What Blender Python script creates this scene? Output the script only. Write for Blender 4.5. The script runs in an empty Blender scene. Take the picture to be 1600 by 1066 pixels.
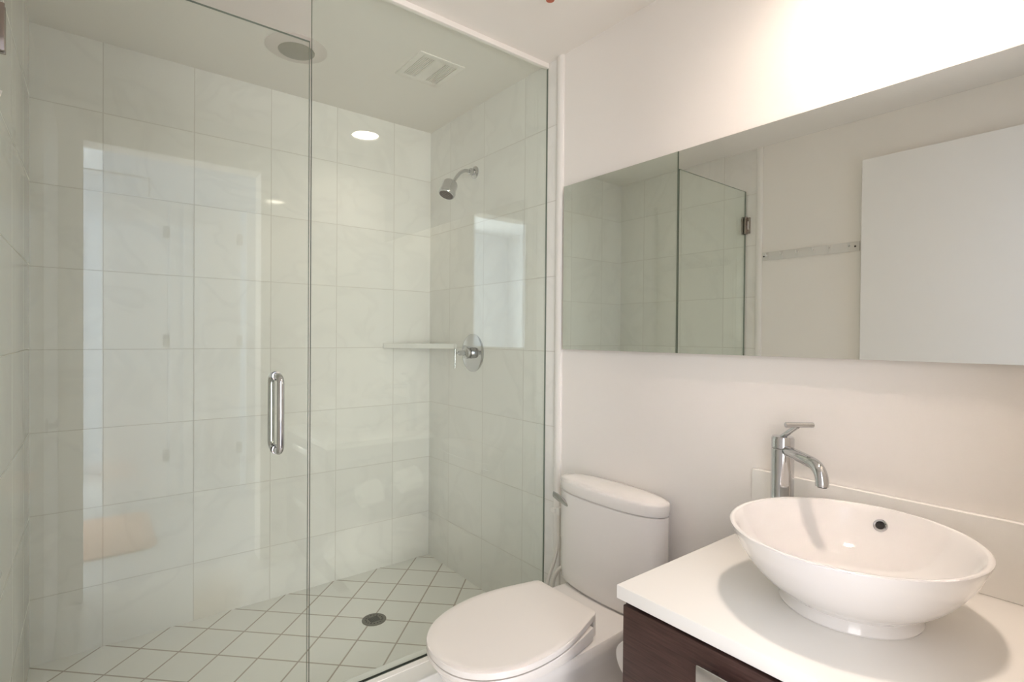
import bpy, bmesh, math, random
from mathutils import Vector, Matrix
PI = math.pi
random.seed(4)
scene = bpy.context.scene
col = scene.collection

# ------------------------------------------------------------------ camera
CAM = Vector((-1.52555, -2.69707, 1.27375))
YAW, PITCH, ROLL, FPX = 0.6694, -0.0094, 0.0081, 825.37
fw = Vector((math.sin(YAW) * math.cos(PITCH), math.cos(YAW) * math.cos(PITCH), math.sin(PITCH)))
rt = Vector((math.cos(YAW), -math.sin(YAW), 0.0))
up = rt.cross(fw)
rt2 = math.cos(ROLL) * rt + math.sin(ROLL) * up
up2 = -math.sin(ROLL) * rt + math.cos(ROLL) * up
cam_data = bpy.data.cameras.new('camera')
cam_data.sensor_width = 36.0
cam_data.lens = FPX * 36.0 / 1600.0
cam_data.clip_start = 0.01
cam = bpy.data.objects.new('camera', cam_data)
col.objects.link(cam)
cam.matrix_world = Matrix(((rt2.x, up2.x, -fw.x, CAM.x), (rt2.y, up2.y, -fw.y, CAM.y),
                           (rt2.z, up2.z, -fw.z, CAM.z), (0, 0, 0, 1)))
scene.camera = cam

# ------------------------------------------------------------------ light and exposure
scene.view_settings.view_transform = 'Standard'
scene.view_settings.look = 'None'
scene.view_settings.gamma = 1.0
scene.view_settings.use_curve_mapping = False
scene.view_settings.exposure = 0.40
LAMP_STRENGTH = 200.0
LAMP_COLOR = (1.0, 0.83, 0.71)
DAY_COLOR = (1.0, 0.965, 0.945)
DAY_POWER = 108.0
SIDE_POWER = 54.0
SIDE_COLOR = (1.0, 0.95, 0.93)
world = bpy.data.worlds.new('world')
world.use_nodes = True
world.node_tree.nodes['Background'].inputs[0].default_value = (0.72, 0.85, 1.0, 1)
world.node_tree.nodes['Background'].inputs[1].default_value = 0.6
scene.world = world
scene.cycles.max_bounces = 14
scene.cycles.diffuse_bounces = 7
scene.cycles.glossy_bounces = 8
scene.cycles.transparent_max_bounces = 16
scene.cycles.sample_clamp_indirect = 4.0


def area_light(name, loc, rot, sx, sy, power, color):
    l = bpy.data.lights.new(name, 'AREA')
    l.shape = 'RECTANGLE'
    l.size, l.size_y, l.energy, l.color = sx, sy, power, color
    o = bpy.data.objects.new(name, l)
    o.location, o.rotation_euler = loc, rot
    col.objects.link(o)
    return o


# hallway daylight from behind the camera; both windows are unseen, added for their light
area_light('hall_daylight_fill', (-3.36, -4.0, 1.35), (0, -PI / 2, 0), 2.1, 2.1, SIDE_POWER, SIDE_COLOR)
area_light('hall_daylight_fill', (-2.225, -5.56, 1.35), (PI / 2, 0, 0), 1.0, 2.2, DAY_POWER, DAY_COLOR)

# dimensions (metres; z = 0 is the shower floor, bathroom floor lies lower)
W = 1.7175      # width of the bathroom
H = 2.44        # ceiling
FZ = -0.05      # bathroom floor
GY = -1.0006    # plane of the shower glass
NY = -2.62      # wall with the entry door
NT = 0.12
CZ = 0.7246     # countertop
TRIM_Y = -1.066


# ------------------------------------------------------------------ materials
def new_mat(name):
    m = bpy.data.materials.new(name)
    m.use_nodes = True
    nt = m.node_tree
    return m, nt, nt.nodes, nt.links, nt.nodes['Principled BSDF']


def noise_bump(N, L, bsdf, scale, dist, strength=0.3):
    tex = N.new('ShaderNodeTexNoise')
    tex.inputs['Scale'].default_value = scale
    tex.inputs['Detail'].default_value = 3
    g = N.new('ShaderNodeNewGeometry')
    L.new(g.outputs['Position'], tex.inputs['Vector'])
    b = N.new('ShaderNodeBump')
    b.inputs['Strength'].default_value = strength
    b.inputs['Distance'].default_value = dist
    L.new(tex.outputs['Fac'], b.inputs['Height'])
    L.new(b.outputs['Normal'], bsdf.inputs['Normal'])


def simple(name, color, rough=0.5, metal=0.0, spec=0.5, coat=0.0, bump=None, vary=0.0):
    m, nt, N, L, b = new_mat(name)
    b.inputs['Base Color'].default_value = (*color, 1)
    b.inputs['Roughness'].default_value = rough
    b.inputs['Metallic'].default_value = metal
    b.inputs['Specular IOR Level'].default_value = spec
    b.inputs['Coat Weight'].default_value = coat
    b.inputs['Coat Roughness'].default_value = 0.03
    if vary:
        tex = N.new('ShaderNodeTexNoise')
        tex.inputs['Scale'].default_value = 3.0
        g = N.new('ShaderNodeNewGeometry')
        L.new(g.outputs['Position'], tex.inputs['Vector'])
        mx = N.new('ShaderNodeMix')
        mx.data_type = 'RGBA'
        mx.inputs['A'].default_value = (*[c * (1 - vary) for c in color], 1)
        mx.inputs['B'].default_value = (*[min(1, c * (1 + vary)) for c in color], 1)
        L.new(tex.outputs['Fac'], mx.inputs['Factor'])
        L.new(mx.outputs['Result'], b.inputs['Base Color'])
    if bump:
        noise_bump(N, L, b, *bump)
    return m


M = {}
M['paint'] = simple('wall_paint', (0.885, 0.85, 0.81), 0.55, spec=0.3, bump=(220, 0.0006, 0.25), vary=0.012)
M['ceiling'] = simple('ceiling_paint', (0.87, 0.835, 0.79), 0.8, spec=0.2, bump=(180, 0.0005, 0.2), vary=0.01)
M['trim'] = simple('trim_white', (0.86, 0.835, 0.80), 0.35, vary=0.01)
M['porcelain'] = simple('porcelain', (0.84, 0.81, 0.78), 0.09, coat=0.4, vary=0.008)
M['bowl'] = simple('basin_ceramic', (0.87, 0.845, 0.825), 0.06, coat=0.5, vary=0.004)
M['seat'] = simple('seat_plastic', (0.84, 0.80, 0.76), 0.22, vary=0.008)
M['chrome'] = simple('chrome', (0.60, 0.60, 0.61), 0.05, metal=1.0)
M['satin'] = simple('satin_steel', (0.55, 0.54, 0.53), 0.25, metal=1.0)
M['mirror'] = simple('mirror_silver', (0.88, 0.90, 0.865), 0.0, metal=1.0)
M['quartz'] = simple('quartz', (0.90, 0.88, 0.84), 0.2, coat=0.15, vary=0.01)
M['stone'] = simple('white_stone', (0.80, 0.79, 0.76), 0.15, vary=0.02)
M['dark_rubber'] = simple('dark_rubber', (0.05, 0.045, 0.04), 0.6)
M['nozzle'] = simple('nozzle_plate', (0.10, 0.075, 0.065), 0.5)
M['hose'] = simple('white_hose', (0.78, 0.74, 0.68), 0.4)
M['paper'] = simple('tissue', (0.83, 0.80, 0.77), 0.95, spec=0.1, bump=(90, 0.002, 0.5))
M['door'] = simple('door_white', (0.86, 0.85, 0.84), 0.4, vary=0.008)
M['hall'] = simple('hall_paint', (0.72, 0.77, 0.84), 0.6, vary=0.01)
M['hallfloor'] = simple('hall_floor', (0.62, 0.62, 0.62), 0.2, vary=0.04)
M['rug'] = simple('rug_peach', (0.72, 0.42, 0.28), 0.95, bump=(300, 0.003, 0.6), vary=0.05)
M['lens_off'] = simple('frosted_lens', (0.33, 0.31, 0.26), 0.35)
M['can_trim'] = simple('lamp_trim', (0.72, 0.66, 0.62), 0.4)
M['copper'] = simple('sprinkler_red', (0.55, 0.16, 0.10), 0.35, metal=0.6)
M['drain'] = simple('drain_metal', (0.20, 0.185, 0.16), 0.45, metal=0.7, vary=0.1)
M['acrylic'] = simple('rail_metal', (0.74, 0.72, 0.69), 0.3)
M['glass_edge'] = simple('glass_edge', (0.17, 0.20, 0.165), 0.1)
M['hinge_grey'] = simple('hinge_grey', (0.25, 0.25, 0.24), 0.35, metal=0.6)
M['hinge_dark'] = simple('hinge_nickel', (0.36, 0.31, 0.28), 0.2, metal=1.0)
M['black'] = simple('hole_shade_black', (0.012, 0.01, 0.01), 0.8)  # solid black that paints in the shade inside small holes


def lamp_mat():
    m = bpy.data.materials.new('lamp_glow')
    m.use_nodes = True
    N, L = m.node_tree.nodes, m.node_tree.links
    N.clear()
    e = N.new('ShaderNodeEmission')
    e.inputs[0].default_value = (*LAMP_COLOR, 1)
    # a downlight throws most of its light straight down
    geo = N.new('ShaderNodeNewGeometry')
    dot = N.new('ShaderNodeVectorMath')
    dot.operation = 'DOT_PRODUCT'
    L.new(geo.outputs['Incoming'], dot.inputs[0])
    L.new(geo.outputs['Normal'], dot.inputs[1])
    mr = N.new('ShaderNodeMapRange')
    mr.inputs['To Min'].default_value = 0.05 * LAMP_STRENGTH
    mr.inputs['To Max'].default_value = LAMP_STRENGTH
    pw = N.new('ShaderNodeMath')
    pw.operation = 'POWER'
    pw.use_clamp = True
    pw.inputs[1].default_value = 1.8
    L.new(dot.outputs['Value'], pw.inputs[0])
    L.new(pw.outputs[0], mr.inputs['Value'])
    L.new(mr.outputs[0], e.inputs[1])
    o = N.new('ShaderNodeOutputMaterial')
    L.new(e.outputs[0], o.inputs[0])
    return m


M['glow'] = lamp_mat()


def glass_mat():
    m = bpy.data.materials.new('clear_glass')
    m.use_nodes = True
    N, L = m.node_tree.nodes, m.node_tree.links
    N.clear()
    geo = N.new('ShaderNodeNewGeometry')
    ior = N.new('ShaderNodeMapRange')          # same reflectance on entry and exit of the thin pane
    ior.inputs['To Min'].default_value = 1.52
    ior.inputs['To Max'].default_value = 1 / 1.52
    L.new(geo.outputs['Backfacing'], ior.inputs['Value'])
    fr = N.new('ShaderNodeFresnel')
    L.new(ior.outputs[0], fr.inputs['IOR'])
    t = N.new('ShaderNodeBsdfTransparent')
    t.inputs[0].default_value = (0.968, 0.990, 0.972, 1)
    g = N.new('ShaderNodeBsdfGlossy')
    g.inputs['Roughness'].default_value = 0.0
    g.inputs[0].default_value = (0.95, 1.0, 0.97, 1)
    mx = N.new('ShaderNodeMixShader')
    L.new(fr.outputs[0], mx.inputs[0])
    L.new(t.outputs[0], mx.inputs[1])
    L.new(g.outputs[0], mx.inputs[2])
    o = N.new('ShaderNodeOutputMaterial')
    L.new(mx.outputs[0], o.inputs[0])
    return m


M['glass'] = glass_mat()


def math_node(N, L, op, a, b=None, c=None):
    n = N.new('ShaderNodeMath')
    n.operation = op
    for i, v in enumerate((a, b, c)):
        if v is None:
            continue
        if isinstance(v, (int, float)):
            n.inputs[i].default_value = v
        else:
            L.new(v, n.inputs[i])
    return n.outputs[0]


def tile_mat(name, axes, offs, pitch, joint, base, grout, rough, diag=False, veins=0.5, stain=False):
    """square stone tiles: axes = indices of the two position axes, offs = position of one joint"""
    m, nt, N, L, b = new_mat(name)
    geo = N.new('ShaderNodeNewGeometry')
    sep = N.new('ShaderNodeSeparateXYZ')
    L.new(geo.outputs['Position'], sep.inputs[0])
    u, v = sep.outputs[axes[0]], sep.outputs[axes[1]]
    if diag:
        s = math_node(N, L, 'ADD', u, v)
        d = math_node(N, L, 'SUBTRACT', u, v)
        u = math_node(N, L, 'MULTIPLY', s, 0.70711)
        v = math_node(N, L, 'MULTIPLY', d, 0.70711)
    masks, ids = [], []
    for w_, off in ((u, offs[0]), (v, offs[1])):
        k = math_node(N, L, 'DIVIDE', math_node(N, L, 'SUBTRACT', w_, off), pitch)
        fl = math_node(N, L, 'FLOOR', math_node(N, L, 'ADD', k, 0.0))
        ids.append(fl)
        dist = math_node(N, L, 'ABSOLUTE', math_node(N, L, 'SUBTRACT', k, math_node(N, L, 'ROUND', k)))
        mr = N.new('ShaderNodeMapRange')
        mr.interpolation_type = 'SMOOTHSTEP'
        mr.inputs['From Min'].default_value = joint * 0.35 / pitch
        mr.inputs['From Max'].default_value = joint * 0.75 / pitch
        mr.inputs['To Min'].default_value = 1
        mr.inputs['To Max'].default_value = 0
        L.new(dist, mr.inputs['Value'])
        masks.append(mr.outputs[0])
    jm = math_node(N, L, 'MAXIMUM', masks[0], masks[1])
    comb = N.new('ShaderNodeCombineXYZ')
    L.new(ids[0], comb.inputs[0])
    L.new(ids[1], comb.inputs[1])
    wn = N.new('ShaderNodeTexWhiteNoise')
    L.new(comb.outputs[0], wn.inputs[0])
    # per-tile shift of the veining
    sc = N.new('ShaderNodeVectorMath')
    sc.operation = 'SCALE'
    L.new(wn.outputs['Color'], sc.inputs[0])
    sc.inputs['Scale'].default_value = 9.0
    ad = N.new('ShaderNodeVectorMath')
    L.new(geo.outputs['Position'], ad.inputs[0])
    L.new(sc.outputs[0], ad.inputs[1])
    nz = N.new('ShaderNodeTexNoise')
    nz.inputs['Scale'].default_value = 2.6
    nz.inputs['Detail'].default_value = 6
    nz.inputs['Distortion'].default_value = 1.4
    L.new(ad.outputs[0], nz.inputs['Vector'])
    vein = math_node(N, L, 'ABSOLUTE', math_node(N, L, 'SUBTRACT', nz.outputs['Fac'], 0.5))
    vr = N.new('ShaderNodeMapRange')
    vr.interpolation_type = 'SMOOTHSTEP'
    vr.inputs['From Min'].default_value = 0.0
    vr.inputs['From Max'].default_value = 0.06
    vr.inputs['To Min'].default_value = 0.10 * veins
    vr.inputs['To Max'].default_value = 0.0
    L.new(vein, vr.inputs['Value'])
    tone = math_node(N, L, 'ADD', math_node(N, L, 'MULTIPLY', wn.outputs['Value'], 0.035),
                     math_node(N, L, 'MULTIPLY', nz.outputs['Fac'], 0.07))
    val = math_node(N, L, 'SUBTRACT', math_node(N, L, 'ADD', tone, 0.94), vr.outputs[0])
    c = N.new('ShaderNodeVectorMath')
    c.operation = 'SCALE'
    c.inputs[0].default_value = base
    L.new(val, c.inputs['Scale'])
    src = c.outputs[0]
    if stain:      # yellow mineral stain at the foot of the back wall
        vd = N.new('ShaderNodeVectorMath')
        vd.operation = 'DISTANCE'
        L.new(geo.outputs['Position'], vd.inputs[0])
        vd.inputs[1].default_value = (-1.12, 0, 0.05)
        sr = N.new('ShaderNodeMapRange')
        sr.interpolation_type = 'SMOOTHSTEP'
        sr.inputs['From Min'].default_value = 0.02
        sr.inputs['From Max'].default_value = 0.2
        sr.inputs['To Min'].default_value = 0.3
        sr.inputs['To Max'].default_value = 0.0
        L.new(vd.outputs['Value'], sr.inputs['Value'])
        gx = math_node(N, L, 'GREATER_THAN', sep.outputs[0], -1.181)
        sf = math_node(N, L, 'MULTIPLY', sr.outputs[0], gx)
        mxs = N.new('ShaderNodeMix')
        mxs.data_type = 'RGBA'
        L.new(sf, mxs.inputs['Factor'])
        L.new(src, mxs.inputs['A'])
        mxs.inputs['B'].default_value = (0.72, 0.60, 0.44, 1)
        src = mxs.outputs['Result']
    mx = N.new('ShaderNodeMix')
    mx.data_type = 'RGBA'
    L.new(jm, mx.inputs['Factor'])
    L.new(src, mx.inputs['A'])
    mx.inputs['B'].default_value = (*grout, 1)
    L.new(mx.outputs['Result'], b.inputs['Base Color'])
    ro = N.new('ShaderNodeMapRange')
    ro.inputs['To Min'].default_value = rough
    ro.inputs['To Max'].default_value = 0.7
    L.new(jm, ro.inputs['Value'])
    L.new(ro.outputs[0], b.inputs['Roughness'])
    bp = N.new('ShaderNodeBump')
    bp.inputs['Distance'].default_value = 0.001
    bp.inputs['Strength'].default_value = 0.4
    bp.invert = True
    L.new(jm, bp.inputs['Height'])
    L.new(bp.outputs['Normal'], b.inputs['Normal'])
    return m


MARBLE = (0.85, 0.835, 0.80)
GROUT = (0.66, 0.635, 0.59)
M['tile_back'] = tile_mat('marble_tile_back', (0, 2), (-0.2286, 0.2545), 0.3172, 0.0032, MARBLE, GROUT, 0.05, veins=0.35, stain=True)
M['tile_side'] = tile_mat('marble_tile_side', (1, 2), (-0.2160, 0.2545), 0.3185, 0.0032, MARBLE, GROUT, 0.05, veins=0.35)
M['tile_floor'] = tile_mat('shower_floor_tile', (0, 1), (-0.212, 0.112), 0.168, 0.006,
                           (0.87, 0.855, 0.815), (0.47, 0.41, 0.35), 0.3, diag=True, veins=0.1)
M['tile_bath'] = tile_mat('bath_floor_tile', (0, 1), (-0.5, -1.3), 0.3172, 0.004, (0.85, 0.83, 0.79), GROUT, 0.15)


def wood_mat():
    m, nt, N, L, b = new_mat('dark_oak_veneer')
    geo = N.new('ShaderNodeNewGeometry')
    mp = N.new('ShaderNodeMapping')
    mp.inputs['Scale'].default_value = (14, 5, 120)
    L.new(geo.outputs['Position'], mp.inputs['Vector'])
    nz = N.new('ShaderNodeTexNoise')
    nz.inputs['Scale'].default_value = 2.2
    nz.inputs['Detail'].default_value = 8
    nz.inputs['Roughness'].default_value = 0.65
    L.new(mp.outputs[0], nz.inputs['Vector'])
    cr = N.new('ShaderNodeValToRGB')
    cr.color_ramp.elements[0].position = 0.35
    cr.color_ramp.elements[0].color = (0.036, 0.015, 0.012, 1)
    cr.color_ramp.elements[1].position = 0.72
    cr.color_ramp.elements[1].color = (0.085, 0.042, 0.034, 1)
    L.new(nz.outputs['Fac'], cr.inputs[0])
    L.new(cr.outputs[0], b.inputs['Base Color'])
    b.inputs['Roughness'].default_value = 0.42
    bp = N.new('ShaderNodeBump')
    bp.inputs['Strength'].default_value = 0.25
    bp.inputs['Distance'].default_value = 0.001
    L.new(nz.outputs['Fac'], bp.inputs['Height'])
    L.new(bp.outputs[0], b.inputs['Normal'])
    return m


M['wood'] = wood_mat()


# ------------------------------------------------------------------ mesh helpers (all shapes in world coordinates)
def bm_new():
    return bmesh.new()


def add_box(bm, x0, x1, y0, y1, z0, z1, bev=0.0, seg=2):
    t = bmesh.new()
    bmesh.ops.create_cube(t, size=1)
    for v in t.verts:
        v.co = Vector(((x0 + x1) / 2 + v.co.x * abs(x1 - x0), (y0 + y1) / 2 + v.co.y * abs(y1 - y0),
                       (z0 + z1) / 2 + v.co.z * abs(z1 - z0)))
    if bev:
        bmesh.ops.bevel(t, geom=list(t.edges), offset=bev, segments=seg, profile=0.5, affect='EDGES')
    merge(bm, t)


def merge(bm, t):
    me = bpy.data.meshes.new('tmp')
    t.to_mesh(me)
    t.free()
    bm.from_mesh(me)
    bpy.data.meshes.remove(me)


def frame_of(d):
    d = d.normalized()
    a = Vector((0, 0, 1)) if abs(d.z) < 0.9 else Vector((1, 0, 0))
    x = d.cross(a).normalized()
    return x, x.cross(d).normalized() * -1, d


def add_lathe(bm, prof, base, axis=(0, 0, 1), seg=48, cap0=True, cap1=True):
    """profile of (radius, distance along axis) from base"""
    x, y, d = frame_of(Vector(axis))
    base = Vector(base)
    rings = []
    for r, h in prof:
        if r < 1e-6:
            rings.append([bm.verts.new(base + d * h)])
        else:
            rings.append([bm.verts.new(base + d * h + (x * math.cos(2 * PI * i / seg) + y * math.sin(2 * PI * i / seg)) * r)
                          for i in range(seg)])
    for a, b in zip(rings, rings[1:]):
        for i in range(seg):
            j = (i + 1) % seg
            if len(a) == 1 and len(b) == 1:
                continue
            if len(a) == 1:
                bm.faces.new((a[0], b[j], b[i]))
            elif len(b) == 1:
                bm.faces.new((a[i], a[j], b[0]))
            else:
                bm.faces.new((a[i], a[j], b[j], b[i]))
    if cap0 and len(rings[0]) > 1:
        bm.faces.new(list(reversed(rings[0])))
    if cap1 and len(rings[-1]) > 1:
        bm.faces.new(rings[-1])


def add_tube(bm, pts, r, seg=16, caps=True):
    pts = [Vector(p) for p in pts]
    rr = r if isinstance(r, (list, tuple)) else [r] * len(pts)
    prev = None
    rings = []
    for i, p in enumerate(pts):
        d = ((pts[min(i + 1, len(pts) - 1)] - p).normalized() + (p - pts[max(i - 1, 0)]).normalized()).normalized()
        if prev is None:
            x, y, _ = frame_of(d)
        else:
            x = (prev - d * prev.dot(d)).normalized()
            y = d.cross(x)
        prev = x
        y = d.cross(x)
        rings.append([bm.verts.new(p + (x * math.cos(2 * PI * k / seg) + y * math.sin(2 * PI * k / seg)) * rr[i])
                      for k in range(seg)])
    for a, b in zip(rings, rings[1:]):
        for k in range(seg):
            j = (k + 1) % seg
            bm.faces.new((a[k], a[j], b[j], b[k]))
    if caps:
        bm.faces.new(list(reversed(rings[0])))
        bm.faces.new(rings[-1])


def smooth_path(ctrl, n=8):
    """Catmull-Rom through control points"""
    P = [Vector(c) for c in ctrl]
    P = [2 * P[0] - P[1]] + P + [2 * P[-1] - P[-2]]
    out = []
    for i in range(1, len(P) - 2):
        for k in range(n):
            t = k / n
            a, b, c, d = P[i - 1], P[i], P[i + 1], P[i + 2]
            out.append(0.5 * ((2 * b) + (c - a) * t + (2 * a - 5 * b + 4 * c - d) * t * t + (3 * b - a - 3 * c + d) * t ** 3))
    out.append(P[-2])
    return out


def add_loft(bm, rings, cap0=True, cap1=True):
    """rings = lists of points (same count, closed outlines)"""
    vs = [[bm.verts.new(Vector(p)) for p in r] for r in rings]
    n = len(vs[0])
    for a, b in zip(vs, vs[1:]):
        for i in range(n):
            j = (i + 1) % n
            bm.faces.new((a[i], a[j], b[j], b[i]))
    if cap0:
        bm.faces.new(list(reversed(vs[0])))
    if cap1:
        bm.faces.new(vs[-1])
    return vs


def world_loc(o):
    v = Vector((0, 0, 0))
    while o is not None:
        v += o.location
        o = o.parent
    return v


def obj(name, bm, mat, parent=None, smooth=True, angle=40):
    bmesh.ops.recalc_face_normals(bm, faces=list(bm.faces))
    me = bpy.data.meshes.new(name)
    if parent is not None:
        off = world_loc(parent)
    else:
        xs = [v.co.x for v in bm.verts]
        ys = [v.co.y for v in bm.verts]
        zs = [v.co.z for v in bm.verts]
        off = Vector(((min(xs) + max(xs)) / 2, (min(ys) + max(ys)) / 2, min(zs)))
    for v in bm.verts:
        v.co -= off
    if smooth:
        for f in bm.faces:
            f.smooth = True
        lim = math.radians(angle)
        for e in bm.edges:
            if len(e.link_faces) == 2 and e.calc_face_angle(0) > lim:
                e.smooth = False
    bm.to_mesh(me)
    bm.free()
    mats = mat if isinstance(mat, (list, tuple)) else [mat]
    for m_ in mats:
        me.materials.append(m_)
    o = bpy.data.objects.new(name, me)
    col.objects.link(o)
    if parent is not None:
        o.parent = parent
    else:
        o.location = off
    return o


def tag(o, label, cat, group=None):
    o['label'] = label
    o['category'] = cat
    if group:
        o['group'] = group
    return o


def thing(name, label, cat, loc, group=None):
    o = bpy.data.objects.new(name, None)
    o.empty_display_size = 0.05
    o.location = loc
    col.objects.link(o)
    return tag(o, label, cat, group)


def struct(name, bm, mat, parent=None, smooth=False):
    o = obj(name, bm, mat, parent, smooth=smooth)
    if parent is None:
        o['kind'] = 'structure'
    return o


def box_struct(name, mat, *args, bev=0.0, parent=None):
    bm = bm_new()
    add_box(bm, *args, bev=bev)
    return struct(name, bm, mat, parent)


# ------------------------------------------------------------------ the room
HX0, HX1, HY0 = -3.4, 0.9, -5.6      # hallway behind the camera
HH = 2.75
box_struct('wall_back', M['tile_back'], -W - 0.1, 0.1, 0.0, 0.12, -0.2, H)
for nm, xa, xb in (('wall_right', 0.0, 0.1), ('wall_left', -W - 0.1, -W)):
    box_struct(nm, M['tile_side'], xa, xb, TRIM_Y, 0.0, -0.2, H)
    box_struct(nm, M['paint'], xa, xb, NY - NT, TRIM_Y, -0.2, H)
LX, LY, LR = -0.277, -2.285, 0.077
bm = bm_new()
cx0, cx1, cy0, cy1 = -W - 0.1, 0.1, NY - NT + 0.005, 0.12
add_box(bm, cx0, cx1, cy0, LY - LR, H, H + 0.1)
add_box(bm, cx0, cx1, LY + LR, cy1, H, H + 0.1)
add_box(bm, cx0, LX - LR, LY - LR, LY + LR, H, H + 0.1)
add_box(bm, LX + LR, cx1, LY - LR, LY + LR, H, H + 0.1)
struct('ceiling', bm, M['ceiling'])
box_struct('floor', M['tile_floor'], -W, 0.0, -0.955, 0.0, -0.2, 0.0)
box_struct('floor', M['tile_bath'], -W, 0.0, NY - NT, -1.11, -0.25, FZ)
box_struct('shower_curb', M['stone'], -W, 0.0, -1.11, -0.953, -0.2, 0.1, bev=0.004)
# bullnose strips where the tile ends
for nm, x, s in (('trim_1', 0.0, -1), ('trim_2', -W, 1)):
    bm = bm_new()
    y0, y1 = TRIM_Y - 0.003, TRIM_Y - 0.040
    prof = [(0, y0), (0.008, y0), (0.0125, y0 - 0.006), (0.014, (y0 + y1) / 2), (0.0125, y1 + 0.006), (0.007, y1), (0, y1)]
    ring = lambda z: [(x + s * p, y, z) for p, y in prof]
    add_loft(bm, [ring(0.1 if False else 0.0), ring(H - 0.001)])
    struct(nm, bm, M['trim'], smooth=True)
# channel that holds the fixed pane at the ceiling, and sill strip on the curb
box_struct('trim_3', M['ceiling'], -0.992, 0.0, GY - 0.011, GY + 0.009, H - 0.021, H, bev=0.002)
box_struct('trim_4', M['trim'], -0.992, 0.0, GY - 0.033, GY - 0.007, 0.1, 0.1045, bev=0.002)

# wall with the entry doorway (camera stands in it)
DX0, DX1, DZ = -1.568, -0.765, 2.21
bm = bm_new()
add_box(bm, -W, DX0, NY - NT, NY, FZ, H)
add_box(bm, DX1, 0.0, NY - NT, NY, FZ, H)
add_box(bm, DX0, DX1, NY - NT, NY, DZ, H)
struct('wall_front', bm, M['paint'])
bm = bm_new()
add_box(bm, DX0 - 0.07, DX0, NY - NT - 0.014, NY - NT, FZ, DZ + 0.07, bev=0.002)
add_box(bm, DX1, DX1 + 0.07, NY - NT - 0.014, NY - NT, FZ, DZ + 0.07, bev=0.002)
add_box(bm, DX0, DX1, NY - NT - 0.014, NY - NT, DZ, DZ + 0.07, bev=0.002)
struct('trim_5', bm, M['door'])

# entry door, opened flat along the left wall
bm = bm_new()
add_box(bm, -1.697, -1.657, -2.535, -1.657, FZ + 0.01, 2.207, bev=0.0015)
dr = struct('door_1', bm, M['door'])
bm = bm_new()
add_lathe(bm, [(0.026, 0), (0.026, 0.006), (0.01, 0.008), (0.01, 0.03), (0.012, 0.031)], (-1.657, -1.72, 0.95), (1, 0, 0), 24)
add_tube(bm, [(-1.630, -1.72, 0.95), (-1.630, -1.75, 0.95), (-1.630, -1.83, 0.95)], 0.008, 12)
o = obj('door_handle', bm, M['satin'], dr)
for z in (0.2, 1.1, 2.0):
    bm = bm_new()
    add_lathe(bm, [(0.007, 0), (0.007, 0.09)], (-1.677, -2.543, z - 0.045), (0, 0, 1), 12)
    obj('door_hinge', bm, M['hinge_grey'], dr)

# ------------------------------------------------------------------ hallway behind the camera (seen in reflections)
box_struct('floor', M['hallfloor'], HX0, HX1, HY0, NY - NT, -0.25, FZ)
box_struct('ceiling', M['hall'], HX0 - 0.1, HX1 + 0.1, HY0 - 0.1, NY - NT, HH, HH + 0.1)
bm = bm_new()
add_box(bm, HX0, -W - 0.1, NY - NT, NY, FZ, HH)
add_box(bm, 0.1, HX1, NY - NT, NY, FZ, HH)
add_box(bm, -W - 0.1, 0.1, NY - NT, NY - NT + 0.005, H, HH)
struct('wall_hall_near', bm, M['hall'])
bm = bm_new()
add_box(bm, HX0, -2.75, HY0 - 0.1, HY0, FZ, HH)
add_box(bm, -1.70, HX1, HY0 - 0.1, HY0, FZ, HH)
add_box(bm, -2.75, -1.70, HY0 - 0.1, HY0, FZ, 0.22)
add_box(bm, -2.75, -1.70, HY0 - 0.1, HY0, 2.48, HH)
struct('wall_hall_far', bm, M['hall'])
bm = bm_new()
for a, b_ in ((-2.75, -2.71), (-1.74, -1.70)):
    add_box(bm, a, b_, HY0 - 0.07, HY0 - 0.03, 0.22, 2.48)
for a, b_ in ((0.22, 0.26), (2.44, 2.48)):
    add_box(bm, -2.75, -1.70, HY0 - 0.07, HY0 - 0.03, a, b_)
struct('added_window_2', bm, M['door'])  # unseen window, placed so that daylight reaches the shower back wall
box_struct('wall_hall_right', M['hall'], HX1, HX1 + 0.1, HY0, NY, FZ, HH)
# left wall with its window, unseen and added to brighten the hall
bm = bm_new()
wy0, wy1, wz0, wz1 = -5.1, -2.9, 0.25, 2.45
add_box(bm, HX0 - 0.1, HX0, HY0, wy0, FZ, HH)
add_box(bm, HX0 - 0.1, HX0, wy1, NY, FZ, HH)
add_box(bm, HX0 - 0.1, HX0, wy0, wy1, FZ, wz0)
add_box(bm, HX0 - 0.1, HX0, wy0, wy1, wz1, HH)
struct('wall_hall_left', bm, M['hall'])
bm = bm_new()
for a, b_ in ((wy0, wy0 + 0.04), (wy1 - 0.04, wy1), (-4.02, -3.98)):
    add_box(bm, HX0 - 0.07, HX0 - 0.03, a, b_, wz0, wz1)
for a, b_ in ((wz0, wz0 + 0.04), (wz1 - 0.04, wz1)):
    add_box(bm, HX0 - 0.07, HX0 - 0.03, wy0, wy1, a, b_)
struct('added_window_1', bm, M['door'])
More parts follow.
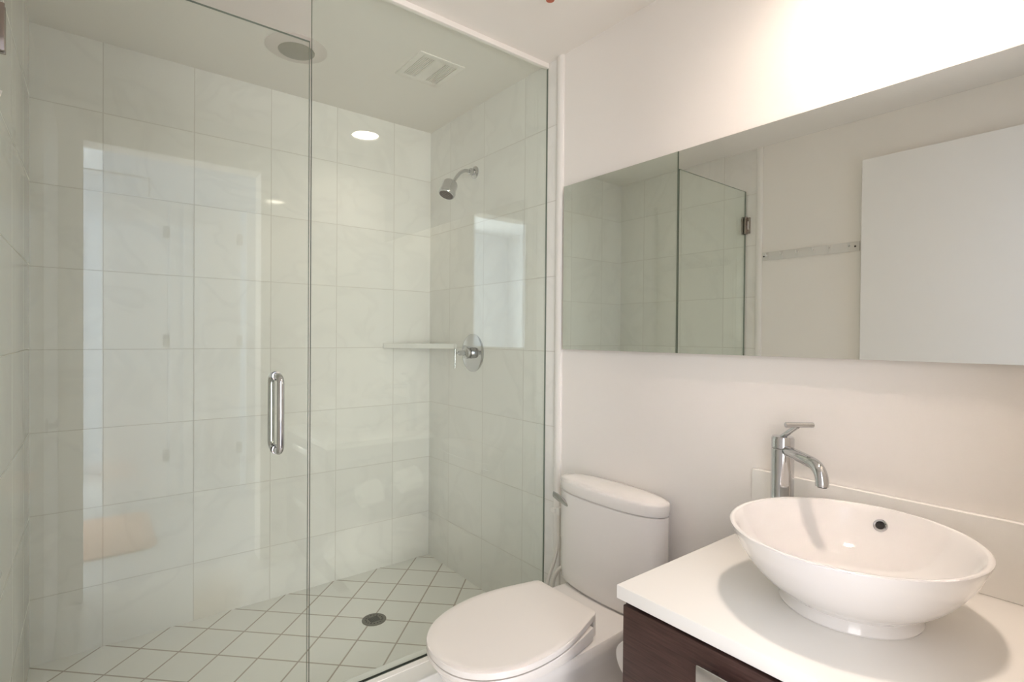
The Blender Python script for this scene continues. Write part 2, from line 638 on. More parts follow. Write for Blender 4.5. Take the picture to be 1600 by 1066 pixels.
# closet wall with two white doors facing the bathroom
CY = -4.2
bm = bm_new()
add_box(bm, -1.478, HX1, CY - 0.12, CY, 2.31, HH)
add_box(bm, -1.075, -0.905, CY - 0.12, CY, FZ, 2.31)
add_box(bm, -0.436, HX1, CY - 0.12, CY, FZ, 2.31)
struct('wall_closet', bm, M['hall'])
bm = bm_new()
for xa, xb in ((-1.06, -0.995), (-0.97, -0.912), (-0.52, -0.44)):
    add_box(bm, xa, xb, CY, CY + 0.014, FZ, 2.30, bev=0.004)
struct('trim_6', bm, M['door'])
for nm, xa, xb in (('door_2', -1.478, -1.078), ('door_3', -0.905, -0.560)):
    d = box_struct(nm, M['door'], xa, xb, CY - 0.045, CY - 0.005, FZ + 0.012, 2.30, bev=0.002)
    for z in (0.32, 1.215, 2.06):
        bm = bm_new()
        add_box(bm, xb - 0.030, xb + 0.012, CY - 0.006, CY + 0.012, z - 0.045, z + 0.045, bev=0.002)
        obj('door_hinge', bm, M['hinge_grey'], d)
bm = bm_new()
for args in ((-1.9, -1.192, 2.449, 2.457), (-1.2, -1.192, 2.315, 2.457)):
    add_box(bm, args[0], args[1], CY, CY + 0.01, args[2], args[3])
struct('trim_7', bm, M['hinge_grey'])
# peach rug on the hallway floor
bm = bm_new()
def round_rect(x0, x1, y0, y1, r, z, n=8):
    out = []
    for cx, cy, a0 in ((x1 - r, y1 - r, 0), (x0 + r, y1 - r, PI / 2), (x0 + r, y0 + r, PI), (x1 - r, y0 + r, 1.5 * PI)):
        for k in range(n + 1):
            a = a0 + PI / 2 * k / n
            out.append((cx + r * math.cos(a), cy + r * math.sin(a), z))
    return out
add_loft(bm, [round_rect(-2.1, -1.215, -4.02, -3.2, 0.09, FZ + 0.001), round_rect(-2.1, -1.215, -4.02, -3.2, 0.09, FZ + 0.012),
              round_rect(-2.095, -1.22, -4.015, -3.205, 0.088, FZ + 0.015)])
tag(obj('rug', bm, M['rug']), 'peach rug with rounded corners on the hallway floor, seen reflected in shower glass', 'rug')

# ------------------------------------------------------------------ shower glass
def pane(name, x0, x1, z0, z1, parent, th=0.010):
    bm = bm_new()
    add_box(bm, x0, x1, GY - th / 2, GY + th / 2, z0, z1)
    for f in bm.faces:
        f.material_index = 0 if abs(f.normal.y) > 0.9 else 1
    return obj(name, bm, [M['glass'], M['glass_edge']], parent, smooth=False)


fp = thing('fixed_glass_panel', 'fixed clear shower glass panel beside the toilet, reaching up to the ceiling', 'shower screen', (-0.5, GY, 0.1))
pane('glass_pane', -0.992, -0.001, 0.1045, H - 0.019, fp)
bm = bm_new()
add_box(bm, -0.9925, -0.001, GY - 0.0065, GY + 0.0065, 0.1005, 0.1045)
obj('bottom_seal', bm, M['glass_edge'], fp)

sd = thing('shower_door', 'frameless clear glass shower door with a chrome pull handle', 'shower door', (-1.35, GY, 0.112))
pane('glass_pane', -1.706, -0.9985, 0.112, 2.187, sd)
hx = -1.0935
for side in (-1, 1):
    bm = bm_new()
    za, zb, so = 0.924, 1.147, 0.052
    y0 = GY + side * 0.0055
    yb = GY + side * so
    r = 0.022
    path = [(hx, y0, zb)]
    for k in range(9):
        a = PI / 2 * k / 8
        path.append((hx, yb - side * r + side * r * math.sin(a), zb - r + r * math.cos(a)))
    for k in range(9):
        a = PI / 2 * k / 8
        path.append((hx, yb - side * r + side * r * math.cos(a), za + r - r * math.sin(a)))
    path.append((hx, y0, za))
    add_tube(bm, path, 0.0102, 20)
    h = obj('pull_handle', bm, M['chrome'], sd)
    for z in (za, zb):
        bm = bm_new()
        add_lathe(bm, [(0.0135, 0), (0.0135, 0.003), (0.011, 0.004)], (hx, y0 - side * 0.0005, z), (0, side, 0), 24)
        obj('washer', bm, M['chrome'], h)
for z in (1.975, 0.34):
    bm = bm_new()
    add_box(bm, -1.711, -1.687, GY - 0.014, GY - 0.0055, z - 0.055, z + 0.055, bev=0.002)
    add_box(bm, -1.711, -1.687, GY + 0.0055, GY + 0.014, z - 0.055, z + 0.055, bev=0.002)
    hg = obj('hinge', bm, M['hinge_dark'], sd)
    bm = bm_new()
    add_box(bm, -W + 0.0003, -1.711, GY - 0.03, GY + 0.03, z - 0.05, z + 0.05, bev=0.0015)
    obj('wall_plate', bm, M['hinge_dark'], hg)
    bm = bm_new()
    add_lathe(bm, [(0.006, 0), (0.006, 0.05)], (-1.712, GY - 0.016, z - 0.025), (0, 0, 1), 14)
    obj('pivot', bm, M['satin'], hg)

# ------------------------------------------------------------------ shower fittings
YH = -0.455
sh = thing('shower_fixture', 'chrome shower head on a bent arm high on the shower wall', 'shower head', (0, YH, 2.107))
bm = bm_new()
add_lathe(bm, [(0.031, 0), (0.031, 0.003), (0.024, 0.007), (0.015, 0.010)], (0, YH, 2.107), (-1, 0, 0), 40)
obj('flange', bm, M['chrome'], sh)
bm = bm_new()
add_lathe(bm, [(0.016, 0.008), (0.017, 0.010), (0.017, 0.034), (0.013, 0.038)], (0, YH, 2.107), (-1, 0, 0), 6)
obj('nut', bm, M['chrome'], sh)
bm = bm_new()
add_tube(bm, smooth_path([(-0.03, YH, 2.107), (-0.06, YH, 2.105), (-0.088, YH, 2.090), (-0.108, YH, 2.067), (-0.124, YH, 2.044), (-0.134, YH, 2.028)], 6), 0.0088, 16)
obj('arm', bm, M['chrome'], sh)
ax = Vector((-0.40, -0.10, -0.90)).normalized()
hb = Vector((-0.142, YH, 2.036))
bm = bm_new()
add_lathe(bm, [(0.0, 0), (0.020, 0.001), (0.033, 0.008), (0.0385, 0.018), (0.0385, 0.056), (0.041, 0.060), (0.041, 0.078), (0.0385, 0.082)], hb, ax, 48, cap1=False)
add_lathe(bm, [(0.0385, 0.082), (0.034, 0.083), (0.034, 0.079)], hb, ax, 48, cap0=False, cap1=False)
head = obj('head_body', bm, M['chrome'], sh)
bm = bm_new()
add_lathe(bm, [(0.034, 0.078), (0.0335, 0.080), (0.0, 0.081)], hb, ax, 40)
x_, y_, d_ = frame_of(ax)
for r, n in ((0.011, 6), (0.019, 12), (0.027, 18)):
    for k in range(n):
        a = 2 * PI * k / n
        add_lathe(bm, [(0.0016, 0), (0.001, 0.003)], hb + ax * 0.080 + (x_ * math.cos(a) + y_ * math.sin(a)) * r, ax, 8)
obj('spray_face', bm, M['nozzle'], head)
bm = bm_new()
add_box(bm, -0.006, 0.006, -0.004, 0.004, -0.008, 0.008, bev=0.002)
for v in bm.verts:
    v.co += hb + ax * 0.072 + y_ * 0.0 + Vector((0.040, -0.004, 0.0))
obj('spray_tab', bm, M['chrome'], head)

YV = -0.447
sv = thing('shower_valve', 'round chrome shower valve plate with a thin lever', 'shower valve', (0, YV, 1.186))
bm = bm_new()
add_lathe(bm, [(0.097, 0), (0.097, 0.003), (0.093, 0.007), (0.086, 0.0085), (0.0, 0.010)], (0, YV, 1.186), (-1, 0, 0), 72)
obj('escutcheon', bm, M['chrome'], sv)
bm = bm_new()
add_lathe(bm, [(0.030, 0.009), (0.030, 0.027), (0.027, 0.028), (0.027, 0.031), (0.030, 0.032), (0.029, 0.046), (0.022, 0.052), (0.013, 0.056), (0.0125, 0.090), (0.009, 0.094), (0.0, 0.095)], (0, YV, 1.186), (-1, 0, 0), 40)
hub = obj('hub', bm, M['chrome'], sv)
bm = bm_new()
add_lathe(bm, [(0.0275, 0.0275), (0.0285, 0.0295), (0.0275, 0.0315)], (0, YV, 1.186), (-1, 0, 0), 40)
obj('gap_ring', bm, M['dark_rubber'], hub)
bm = bm_new()
add_lathe(bm, [(0.006, 0.09), (0.006, 0.106)], (0, YV, 1.186), (-1, 0, 0), 16)
add_lathe(bm, [(0.0035, 0), (0.0052, 0.001), (0.0052, 0.097), (0.004, 0.098)], (-0.108, YV, 1.111), (0, 0, 1), 16)
obj('lever', bm, M['chrome'], sv)

bm = bm_new()
z0, z1 = 1.203, 1.229
tri = [(-0.0005, -0.0005), (-0.291, -0.0005), (-0.291, -0.012), (-0.014, -0.293), (-0.0005, -0.293)]
add_loft(bm, [[(x, y, z) for x, y in tri] for z in (z0, z1)])
bmesh.ops.recalc_face_normals(bm, faces=list(bm.faces))
bmesh.ops.bevel(bm, geom=[e for e in bm.edges], offset=0.002, segments=2, affect='EDGES')
tag(obj('corner_shelf', bm, M['stone']), 'white marble corner shelf in the back corner of the shower', 'shelf')

dc = Vector((-0.543, -0.478, 0.0))
fd = thing('floor_drain', 'round metal drain grate in the diagonal shower floor tiles', 'drain', dc)
bm = bm_new()
add_lathe(bm, [(0.053, 0.0), (0.053, 0.002), (0.050, 0.0032), (0.046, 0.003), (0.046, 0.0005)], dc, (0, 0, 1), 56, cap1=False)
obj('drain_rim', bm, M['drain'], fd)
bm = bm_new()
add_lathe(bm, [(0.0455, 0.0005), (0.0455, 0.0022), (0.0, 0.0026)], dc, (0, 0, 1), 56)
gr = obj('grate', bm, M['drain'], fd)
bm = bm_new()
for k in range(16):
    a = 2 * PI * k / 16
    add_lathe(bm, [(0.0034, 0.0021), (0.0034, 0.0028)], dc + Vector((math.cos(a), math.sin(a), 0)) * 0.036, (0, 0, 1), 10)
for k in range(-3, 4):
    add_box(bm, dc.x + k * 0.0065 - 0.002, dc.x + k * 0.0065 + 0.002, dc.y - 0.021, dc.y + 0.021, 0.0021, 0.0029)
obj('grate_hole_patches', bm, M['black'], gr)  # black solids on the grate, painting the shade of its openings

# exhaust vent on the shower ceiling
vx0, vx1, vy0, vy1 = -0.478, -0.262, -0.757, -0.520
ev = thing('exhaust_vent', 'square white exhaust grille with fine slats on the shower ceiling', 'vent', ((vx0 + vx1) / 2, (vy0 + vy1) / 2, H))
bm = bm_new()
for a in ((vx0, vx0 + 0.025, vy0, vy1), (vx1 - 0.025, vx1, vy0, vy1), (vx0 + 0.025, vx1 - 0.025, vy0, vy0 + 0.028), (vx0 + 0.025, vx1 - 0.025, vy1 - 0.028, vy1)):
    add_box(bm, a[0], a[1], a[2], a[3], H - 0.005, H, bev=0.001)
add_box(bm, vx0 + 0.085, vx1 - 0.085, vy0 + 0.028, vy1 - 0.028, H - 0.0045, H - 0.001)
obj('vent_frame', bm, M['ceiling'], ev)
bm = bm_new()
x = vx0 + 0.028
while x < vx1 - 0.028:
    if not (vx0 + 0.082 < x < vx1 - 0.082):
        add_box(bm, x, x + 0.0055, vy0 + 0.028, vy1 - 0.028, H - 0.0042, H - 0.001)
    x += 0.0085
obj('vent_slats', bm, M['ceiling'], ev)

# recessed lamps
sl = thing('recessed_light', 'unlit round recessed light with grey lens on the shower ceiling', 'ceiling light', (-0.878, -0.447, H))
bm = bm_new()
add_lathe(bm, [(0.118, 0.0), (0.118, 0.002), (0.112, 0.004), (0.074, 0.012), (0.070, 0.012), (0.070, 0.004)], (-0.878, -0.447, H), (0, 0, -1), 72, cap1=False)
obj('lamp_trim', bm, M['can_trim'], sl)
bm = bm_new()
add_lathe(bm, [(0.0695, 0.004), (0.0695, 0.013), (0.062, 0.016), (0.0, 0.018)], (-0.878, -0.447, H), (0, 0, -1), 56)
obj('lens', bm, M['lens_off'], sl)
bl = thing('recessed_light', 'lit round ceiling light above the sink, reflected as a glowing disc in the shower glass', 'ceiling light', (LX, LY, H))
bm = bm_new()
add_lathe(bm, [(0.115, 0.0), (0.115, 0.0015), (0.108, 0.003), (0.079, 0.003), (0.0755, 0.001), (0.0745, -0.010), (0.0745, -0.016), (0.077, -0.036), (0.0785, 0.0)], (LX, LY, H), (0, 0, -1), 64, cap0=False, cap1=False)
obj('lamp_trim', bm, M['trim'], bl)
bm = bm_new()
add_lathe(bm, [(0.0775, -0.036), (0.0775, -0.098), (0.0, -0.098)], (LX, LY, H), (0, 0, -1), 48, cap0=False, cap1=False)
obj('lamp_can', bm, M['satin'], bl)
bm = bm_new()
add_lathe(bm, [(0.0743, -0.014), (0.0743, -0.009), (0.0, -0.008)], (LX, LY, H), (0, 0, -1), 48)
obj('lens', bm, M['glow'], bl)

# fire sprinkler
sx, sy = -0.336, -1.384
fs = thing('fire_sprinkler', 'small red fire sprinkler hanging from the bathroom ceiling', 'sprinkler', (sx, sy, H))
bm = bm_new()
add_lathe(bm, [(0.032, 0), (0.031, 0.003), (0.018, 0.006), (0.011, 0.012), (0.011, 0.020), (0.006, 0.022)], (sx, sy, H), (0, 0, -1), 32)
obj('escutcheon', bm, M['can_trim'], fs)
bm = bm_new()
add_lathe(bm, [(0.0035, 0.020), (0.0035, 0.040), (0.0055, 0.042), (0.0055, 0.046)], (sx, sy, H), (0, 0, -1), 14)
for s in (-1, 1):
    add_tube(bm, [(sx, sy + s * 0.008, H - 0.020), (sx, sy + s * 0.013, H - 0.030), (sx, sy + s * 0.005, H - 0.044)], 0.002, 8)
add_lathe(bm, [(0.014, 0.046), (0.014, 0.048)], (sx, sy, H), (0, 0, -1), 20)
obj('sprinkler_body', bm, M['copper'], fs)

# ------------------------------------------------------------------ mirror and hook rail
MY0, MZ0, MZ1 = -1.127, 1.2219, 1.8862
wm = thing('wall_mirror', 'long frameless rectangular wall mirror above the vanity and toilet', 'mirror', (0, -1.86, MZ0))
bm = bm_new()
add_box(bm, -0.0135, -0.0005, MY0 - 0.006, -2.585, MZ0 + 0.006, MZ1 - 0.006)
obj('backing', bm, M['trim'], wm)
bm = bm_new()
add_box(bm, -0.0185, -0.0135, MY0, -2.59, MZ0, MZ1)
for f in bm.faces:
    f.material_index = 0 if f.normal.x < -0.9 else 1
obj('mirror_glass', bm, [M['mirror'], M['glass_edge']], wm, smooth=False)

hr = thing('hook_rail', 'pale metal coat rail with six small hooks on the left wall, seen in the mirror', 'hook rail', (-W, -1.37, 1.7695))
bm = bm_new()
add_box(bm, -W + 0.0005, -W + 0.008, -1.632, -1.111, 1.744, 1.795, bev=0.0015)
obj('rail', bm, M['acrylic'], hr)
for y in (-1.143, -1.227, -1.318, -1.405, -1.487, -1.587):
    bm = bm_new()
    add_box(bm, -W + 0.008, -W + 0.011, y - 0.007, y + 0.007, 1.750, 1.789, bev=0.001)
    add_tube(bm, smooth_path([(-W + 0.010, y, 1.778), (-W + 0.030, y, 1.770), (-W + 0.036, y, 1.785)], 5), 0.0035, 10)
    obj('hook', bm, M['acrylic'], hr)
for y in (-1.120, -1.612):
    bm = bm_new()
    add_lathe(bm, [(0.005, 0.008), (0.004, 0.0105)], (-W, y, 1.770), (1, 0, 0), 14)
    obj('screw', bm, M['dark_rubber'], hr)

# ------------------------------------------------------------------ vanity
VX, VY0, VY1 = -0.616, -1.9285, NY + 0.001
vc = thing('vanity_cabinet', 'dark wood vanity cabinet under the white countertop', 'cabinet', (-0.3, -2.27, FZ))
bm = bm_new()
add_box(bm, -0.600, -0.002, -1.9420, VY1, 0.06, CZ - 0.0305, bev=0.001)
obj('carcass', bm, M['wood'], vc)
bm = bm_new()
add_box(bm, -0.54, -0.002, -1.96, VY1, FZ, 0.06)
obj('plinth', bm, M['wood'], vc)
for (za, zb) in ((0.395, CZ - 0.036), (0.07, 0.390)):
    bm = bm_new()
    add_box(bm, -0.6185, -0.6005, -1.9500, VY1 - 0.004, za, zb, bev=0.001)
    d = obj('drawer_front', bm, M['wood'], vc)
    zc = zb - 0.040
    bm = bm_new()
    add_box(bm, -0.650, -0.6445, -2.147, -2.403, zc - 0.017, zc + 0.017, bev=0.002)
    add_box(bm, -0.6445, -0.6190, -2.165, -2.175, zc - 0.005, zc + 0.005)
    add_box(bm, -0.6445, -0.6190, -2.375, -2.385, zc - 0.005, zc + 0.005)
    obj('handle', bm, M['satin'], d)

ct_label = ('white quartz countertop under the vessel sink, on the dark cabinet', 'countertop')
bm = bm_new()
add_box(bm, VX, -0.001, VY0, VY1, CZ - 0.030, CZ, bev=0.002)
tag(obj('countertop', bm, M['quartz']), *ct_label)
bm = bm_new()
add_box(bm, -0.021, -0.001, VY0, VY1, CZ + 0.0003, 0.8923, bev=0.0015)
tag(obj('backsplash', bm, M['quartz']), 'low white quartz backsplash along the wall behind the vessel sink', 'backsplash')

# vessel sink
BX, BY = -0.310, -2.280
vs = thing('vessel_sink', 'round white ceramic vessel sink standing on the countertop', 'sink', (BX, BY, CZ))
bm = bm_new()
prof = [(0.116, 0.0), (0.125, 0.0005), (0.1265, 0.004), (0.1215, 0.016), (0.1225, 0.024), (0.132, 0.031), (0.150, 0.042), (0.168, 0.057),
        (0.184, 0.075), (0.198, 0.095), (0.2095, 0.116), (0.218, 0.136), (0.2225, 0.148), (0.2230, 0.1515), (0.2205, 0.1535), (0.2160, 0.1535),
        (0.2125, 0.151), (0.206, 0.138), (0.196, 0.118), (0.182, 0.096), (0.163, 0.075), (0.138, 0.057), (0.105, 0.044),
        (0.065, 0.037), (0.030, 0.035), (0.023, 0.033), (0.0, 0.033)]
add_lathe(bm, prof, (BX, BY, CZ), (0, 0, 1), 96)
for v in bm.verts:
    hgt = (v.co.z - CZ) / 0.1535
    v.co.x = BX + (v.co.x - BX) * (1 + 0.04 * hgt)
    v.co.z = CZ + (v.co.z - CZ) * 1.018
bowl = obj('bowl', bm, M['bowl'], vs)
# overflow ring on the wall side of the basin
oc = Vector((BX + 0.2015, BY + 0.004, CZ + 0.120))
on = Vector((-0.83, 0.0, 0.56)).normalized()
bm = bm_new()
add_lathe(bm, [(0.0145, -0.003), (0.0145, 0.002), (0.0125, 0.0038), (0.0095, 0.003), (0.0090, -0.001)], oc, on, 32, cap1=False)
ring = obj('overflow_ring', bm, M['chrome'], vs)
bm = bm_new()
add_lathe(bm, [(0.0092, -0.002), (0.0092, 0.0008)], oc, on, 24)
obj('overflow_hole_patch', bm, M['black'], ring)  # black disc painting the shade inside the overflow
bm = bm_new()
add_lathe(bm, [(0.030, 0.0345), (0.0305, 0.037), (0.026, 0.039), (0.024, 0.037), (0.022, 0.040), (0.0, 0.044)], (BX, BY, CZ), (0, 0, 1), 32)
obj('drain_stopper', bm, M['chrome'], vs)

# faucet
FX, FY = -0.0900, -2.0460
u = Vector((-0.62, -0.784, 0)).normalized()
rr_ = Vector((0.784, -0.62, 0)).normalized()
fc = thing('faucet', 'tall chrome single-lever faucet behind the vessel sink', 'faucet', (FX, FY, CZ))
F0 = Vector((FX, FY, 0))
bm = bm_new()
add_lathe(bm, [(0.030, 0), (0.030, 0.003), (0.0285, 0.006), (0.0278, 0.256), (0.0265, 0.2575)], (FX, FY, CZ), (0, 0, 1), 48)
obj('body', bm, M['chrome'], fc)
bm = bm_new()
add_lathe(bm, [(0.0265, 0.2580), (0.0278, 0.2595), (0.0278, 0.284), (0.0250, 0.289), (0.0, 0.291)], (FX, FY, CZ), (0, 0, 1), 48)
obj('cap', bm, M['chrome'], fc)
bm = bm_new()
pts = [F0 + u * t + Vector((0, 0, z)) for t, z in ((0.018, 0.979), (0.06, 0.9785), (0.11, 0.977), (0.145, 0.9745), (0.163, 0.968), (0.174, 0.957), (0.179, 0.943), (0.180, 0.931))]
add_tube(bm, smooth_path(pts, 5), 0.0142, 24)
sp = obj('spout', bm, M['chrome'], fc)
bm = bm_new()
add_lathe(bm, [(0.010, 0), (0.010, 0.003)], F0 + u * 0.180 + Vector((0, 0, 0.9285)), (0, 0, 1), 20)
obj('aerator', bm, M['dark_rubber'], sp)
bm = bm_new()
j = F0 + u * 0.052 + rr_ * 0.010 + Vector((0, 0, 1.049))
add_tube(bm, [F0 - u * 0.004 - rr_ * 0.004 + Vector((0, 0, 1.008)), F0 + u * 0.02 + Vector((0, 0, 1.024)), j], 0.0068, 14)
lv = obj('lever', bm, M['chrome'], fc)
bm = bm_new()
add_lathe(bm, [(0.0058, 0), (0.0068, 0.001), (0.0068, 0.071), (0.0058, 0.072)], j - rr_ * 0.031 + Vector((0, 0, 0.003)), rr_, 20)
obj('lever_bar', bm, M['chrome'], lv)

# ------------------------------------------------------------------ toilet
YC = -1.440
tl = thing('toilet', 'white toilet with closed lid and oval tank between shower and vanity', 'toilet', (-0.35, YC, FZ))


def interp(pts, s):
    for (a, wa), (b, wb) in zip(pts, pts[1:]):
        if s <= b:
            t = (s - a) / (b - a) if b > a else 0
            return wa + (wb - wa) * t
    return pts[-1][1]


def outline(xb, L, wb, wm, sm, corner=0.02, n=40, p=2.25):
    """closed outline of a seat: straight back at xb (half-width wb), widest wm at fraction sm, rounded nose"""
    half = []
    for k in range(6):
        a = PI / 2 * k / 5
        half.append((corner * (1 - math.sin(a)) * 1.0, wb - corner + corner * math.sin(a)) if False else
                    (corner - corner * math.cos(a), wb - corner + corner * math.sin(a)))
    ss = sm * L
    for k in range(1, 13):
        t = k / 12
        s = corner + (ss - corner) * t
        half.append((s, wb + (wm - wb) * math.sin(PI / 2 * t)))
    for k in range(1, n + 1):
        a = PI / 2 * k / n
        half.append((ss + (L - ss) * math.sin(a) ** (2 / p), wm * max(0, math.cos(a)) ** (2 / p)))
    left = [(xb - s, YC + w) for s, w in half]
    right = [(xb - s, YC - w) for s, w in reversed(half[:-1])]
    return left + right


def slope_z(x, z_back, z_front, xb=-0.29, xf=-0.785):
    return z_back + (z_front - z_back) * min(1, max(0, (xb - x) / (xb - xf)))


def ring3(o2, zf, inset=0.0, cx=None):
    cxm = sum(p[0] for p in o2) / len(o2) if cx is None else cx
    out = []
    n = len(o2)
    for i, (x, y) in enumerate(o2):
        a, b = Vector(o2[i - 1]), Vector(o2[(i + 1) % n])
        t = (b - a).normalized()
        nrm = Vector((t.y, -t.x))
        if nrm.dot(Vector((x - cxm, y - YC))) < 0:
            nrm = -nrm
        q = Vector((x, y)) - nrm * inset
        out.append((q.x, q.y, zf(q.x)))
    return out


# lid
OL = outline(-0.292, 0.496, 0.147, 0.1985, 0.50, corner=0.026)
zt = lambda x: slope_z(x, 0.415, 0.388)
bm = bm_new()
add_loft(bm, [ring3(OL, lambda x: zt(x) - 0.018, 0.014), ring3(OL, lambda x: zt(x) - 0.018, 0.0015), ring3(OL, lambda x: zt(x) - 0.0165, 0.0), ring3(OL, lambda x: zt(x) - 0.005, 0.0),
              ring3(OL, lambda x: zt(x) - 0.0015, 0.0015), ring3(OL, zt, 0.005)] + [
              [(-0.52 + (x + 0.52) * k, YC + (y - YC) * k, zt(x) * 0 + zt(-0.52 + (x + 0.52) * k) + 0.002 * (1 - k)) for x, y, _ in ring3(OL, zt, 0.005)]
              for k in (0.9, 0.7, 0.45, 0.2, 0.02)])
hb_ = [p for p in OL if p[0] > -0.327]
hb_ = sorted([p for p in hb_ if p[1] > YC], key=lambda p: (-p[0], p[1])) + sorted([p for p in hb_ if p[1] < YC], key=lambda p: (p[0], p[1]))
add_loft(bm, [[(x, y, 0.3485) for x, y in hb_], [(x, y, zt(x) - 0.012) for x, y in hb_]])
obj('seat_lid', bm, M['seat'], tl)
# seat ring under the lid, stops short of the hinge block
OS = outline(-0.334, 0.4535, 0.166, 0.1982, 0.455, corner=0.005)
bm = bm_new()
zs_ = lambda x: zt(x) - 0.0225
add_loft(bm, [ring3(OS, lambda x: 0.3495, 0.005), ring3(OS, lambda x: 0.3515, 0.0015), ring3(OS, lambda x: zs_(x) - 0.003, 0.0), ring3(OS, zs_, 0.002)])
obj('seat', bm, M['seat'], tl)
# bowl and skirt: body top follows the seat, foot narrower
def body_ring(z, xb, L, wb, wm, sm, corner=0.03):
    o2 = outline(xb, L, wb, wm, sm, corner)
    return [(x, y, z) for x, y in o2]
bm = bm_new()
add_loft(bm, [body_ring(FZ, -0.06, 0.60, 0.105, 0.110, 0.5), body_ring(FZ + 0.02, -0.055, 0.60, 0.105, 0.108, 0.5),
              body_ring(0.05, -0.04, 0.605, 0.110, 0.105, 0.5), body_ring(0.12, -0.03, 0.62, 0.125, 0.118, 0.55),
              body_ring(0.20, -0.022, 0.66, 0.145, 0.145, 0.60), body_ring(0.265, -0.018, 0.71, 0.160, 0.172, 0.65),
              body_ring(0.31, -0.015, 0.745, 0.166, 0.186, 0.68), body_ring(0.337, -0.015, 0.752, 0.166, 0.187, 0.68),
              body_ring(0.344, -0.018, 0.745, 0.162, 0.183, 0.68), body_ring(0.3455, -0.025, 0.733, 0.155, 0.176, 0.68)])
obj('toilet_base', bm, M['porcelain'], tl)


def sup(cx, a, b, z, p=2.3, n=96, back=None):
    out = []
    for k in range(n):
        t = 2 * PI * k / n
        c, s = math.cos(t), math.sin(t)
        x = cx + a * math.copysign(abs(c) ** (2 / p), c)
        y = YC - 0.006 + b * math.copysign(abs(s) ** (2 / p), s)
        out.append((min(x, -0.004), y, z))
    return out


bm = bm_new()
add_loft(bm, [sup(-0.081, 0.060, 0.205, 0.3468), sup(-0.081, 0.068, 0.224, 0.350), sup(-0.081, 0.073, 0.2295, 0.358), sup(-0.081, 0.0755, 0.2325, 0.40),
              sup(-0.081, 0.0765, 0.2345, 0.55), sup(-0.081, 0.0765, 0.2350, 0.6880), sup(-0.081, 0.0735, 0.2320, 0.6905), sup(-0.081, 0.066, 0.225, 0.6910), sup(-0.081, 0.064, 0.223, 0.6935)])
obj('tank', bm, M['porcelain'], tl)
bm = bm_new()
add_loft(bm, [sup(-0.081, 0.064, 0.222, 0.6940), sup(-0.081, 0.0765, 0.2350, 0.6945), sup(-0.081, 0.0785, 0.2375, 0.700), sup(-0.081, 0.0785, 0.2375, 0.728), sup(-0.081, 0.0775, 0.2365, 0.7325),
              sup(-0.081, 0.0750, 0.2335, 0.7355), sup(-0.081, 0.0650, 0.2180, 0.7405), sup(-0.081, 0.0450, 0.180, 0.7455), sup(-0.081, 0.02, 0.09, 0.7485)])
obj('tank_lid', bm, M['porcelain'], tl)
# flush lever
bm = bm_new()
lb = Vector((-0.122, -1.262, 0.650))
add_lathe(bm, [(0.011, 0), (0.011, 0.008), (0.007, 0.011)], lb + Vector((0.006, -0.002, 0.004)), (-0.85, 0.5, 0), 20)
le = [lb + Vector(q) for q in ((-0.014, -0.030, -0.008), (-0.018, -0.010, 0.002), (-0.020, 0.022, 0.012), (-0.020, 0.050, 0.018))]
wd = (0.007, 0.012, 0.0145, 0.011)
rings = []
for p, w_ in zip(le, wd):
    ring_ = []
    for k in range(16):
        a = 2 * PI * k / 16
        ring_.append(p + Vector((-0.9, -0.4, 0)).normalized() * (0.0075 * math.cos(a)) + Vector((0, 0, 1)) * (w_ * math.sin(a)))
    rings.append(ring_)
add_loft(bm, rings)
obj('flush_lever', bm, M['chrome'], tl)

# ------------------------------------------------------------------ hoses beside the tank
wh = thing('water_supply_hose', 'white flexible hoses clipped to the tile edge beside the toilet tank', 'hose', (-0.03, -1.12, 0.1))
bm = bm_new()
add_tube(bm, smooth_path([(-0.026, -1.122, 0.548), (-0.030, -1.125, 0.49), (-0.034, -1.128, 0.43), (-0.050, -1.124, 0.36), (-0.085, -1.118, 0.27), (-0.11, -1.12, 0.17), (-0.10, -1.14, 0.06)], 6), 0.0068, 12)
h1 = obj('hose', bm, M['hose'], wh)
bm = bm_new()
add_tube(bm, smooth_path([(-0.05, -1.185, 0.36), (-0.060, -1.160, 0.335), (-0.070, -1.143, 0.30), (-0.074, -1.138, 0.24), (-0.065, -1.145, 0.15), (-0.04, -1.17, 0.08), (-0.002, -1.18, 0.07)], 6), 0.0085, 12)
obj('hose', bm, M['hose'], wh)
bm = bm_new()
add_box(bm, -0.040, -0.014, -1.112, -1.086, 0.545, 0.562, bev=0.003)
add_box(bm, -0.036, -0.014, -1.134, -1.112, 0.540, 0.572, bev=0.003)
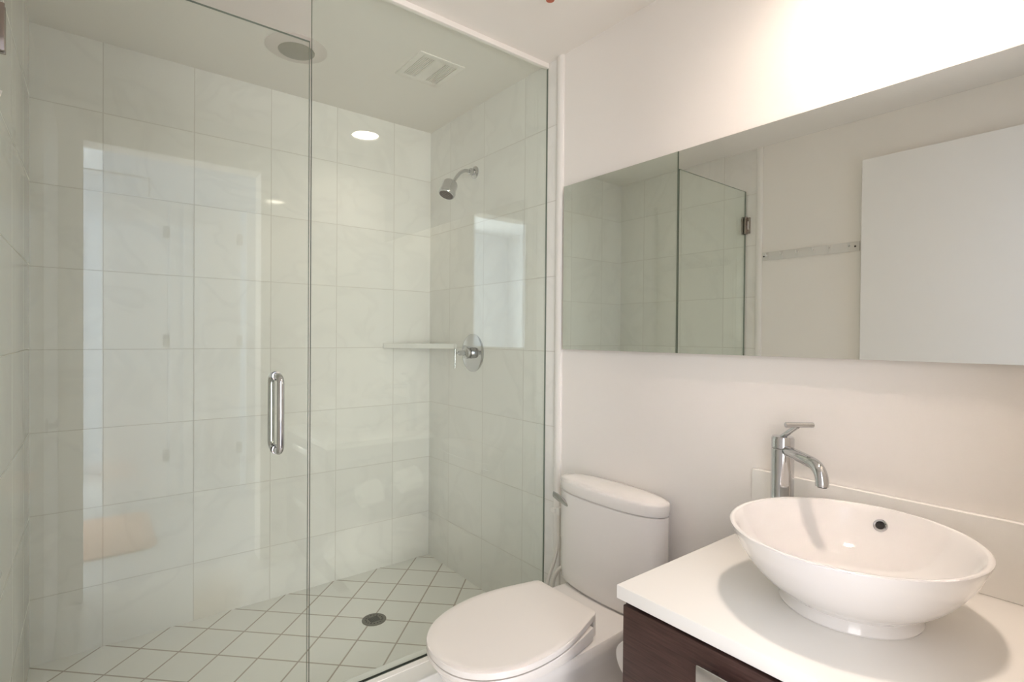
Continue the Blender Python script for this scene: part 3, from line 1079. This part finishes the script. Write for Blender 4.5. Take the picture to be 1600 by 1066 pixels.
obj('wall_clip', bm, M['trim'], wh)
bm = bm_new()
add_lathe(bm, [(0.0085, 0), (0.0095, 0.01), (0.0085, 0.05), (0.006, 0.058)], (-0.033, -1.128, 0.395), (0.1, 0, 1), 14)
obj('connector', bm, M['hose'], wh)
bm = bm_new()
add_lathe(bm, [(0.022, 0), (0.020, 0.004), (0.008, 0.006), (0.008, 0.02)], (0, -1.18, 0.07), (-1, 0, 0), 20)
obj('wall_valve', bm, M['chrome'], wh)

# ------------------------------------------------------------------ toilet rolls on the cabinet side
tilt = math.radians(9)
hy, hz = -1.868, 0.462
rod = Vector((math.cos(tilt), 0, math.sin(tilt)))
c0 = Vector((-0.310, hy, 0.482))
th = thing('toilet_roll_holder', 'chrome double toilet roll holder on the cabinet side facing the toilet', 'roll holder', (c0.x, -1.942, c0.z))
bm = bm_new()
add_lathe(bm, [(0.018, 0), (0.018, 0.004), (0.007, 0.007), (0.007, 0.0735)], (c0.x, -1.9418, c0.z), (0, 1, 0), 24)
obj('post', bm, M['chrome'], th)
bm = bm_new()
add_lathe(bm, [(0.0065, -0.178), (0.0065, 0.178)], c0, rod, 20)
obj('rod', bm, M['chrome'], th)
labels = ('white toilet paper roll nearer the cabinet front, end showing beside the dark cabinet', 'white toilet paper roll nearer the wall, seen only as a reflection in the glass')
roll0 = None
for i, s in enumerate((-1, 1)):
    c = c0 + rod * (s * 0.112)
    if roll0 is None:
        bm = bm_new()
        add_lathe(bm, [(0.020, -0.055), (0.057, -0.055), (0.059, -0.053), (0.059, 0.053), (0.057, 0.055), (0.020, 0.055)], c, rod, 48, cap0=False, cap1=False)
        add_lathe(bm, [(0.020, -0.055), (0.020, 0.055)], c, rod, 48, cap0=False, cap1=False)
        roll0 = tag(obj('toilet_paper_roll', bm, M['paper']), labels[0], 'toilet paper', 'toilet paper rolls on the cabinet side')
    else:
        r2 = roll0.copy()
        col.objects.link(r2)
        r2.location = roll0.location + rod * 0.224
        tag(r2, labels[1], 'toilet paper', 'toilet paper rolls on the cabinet side')
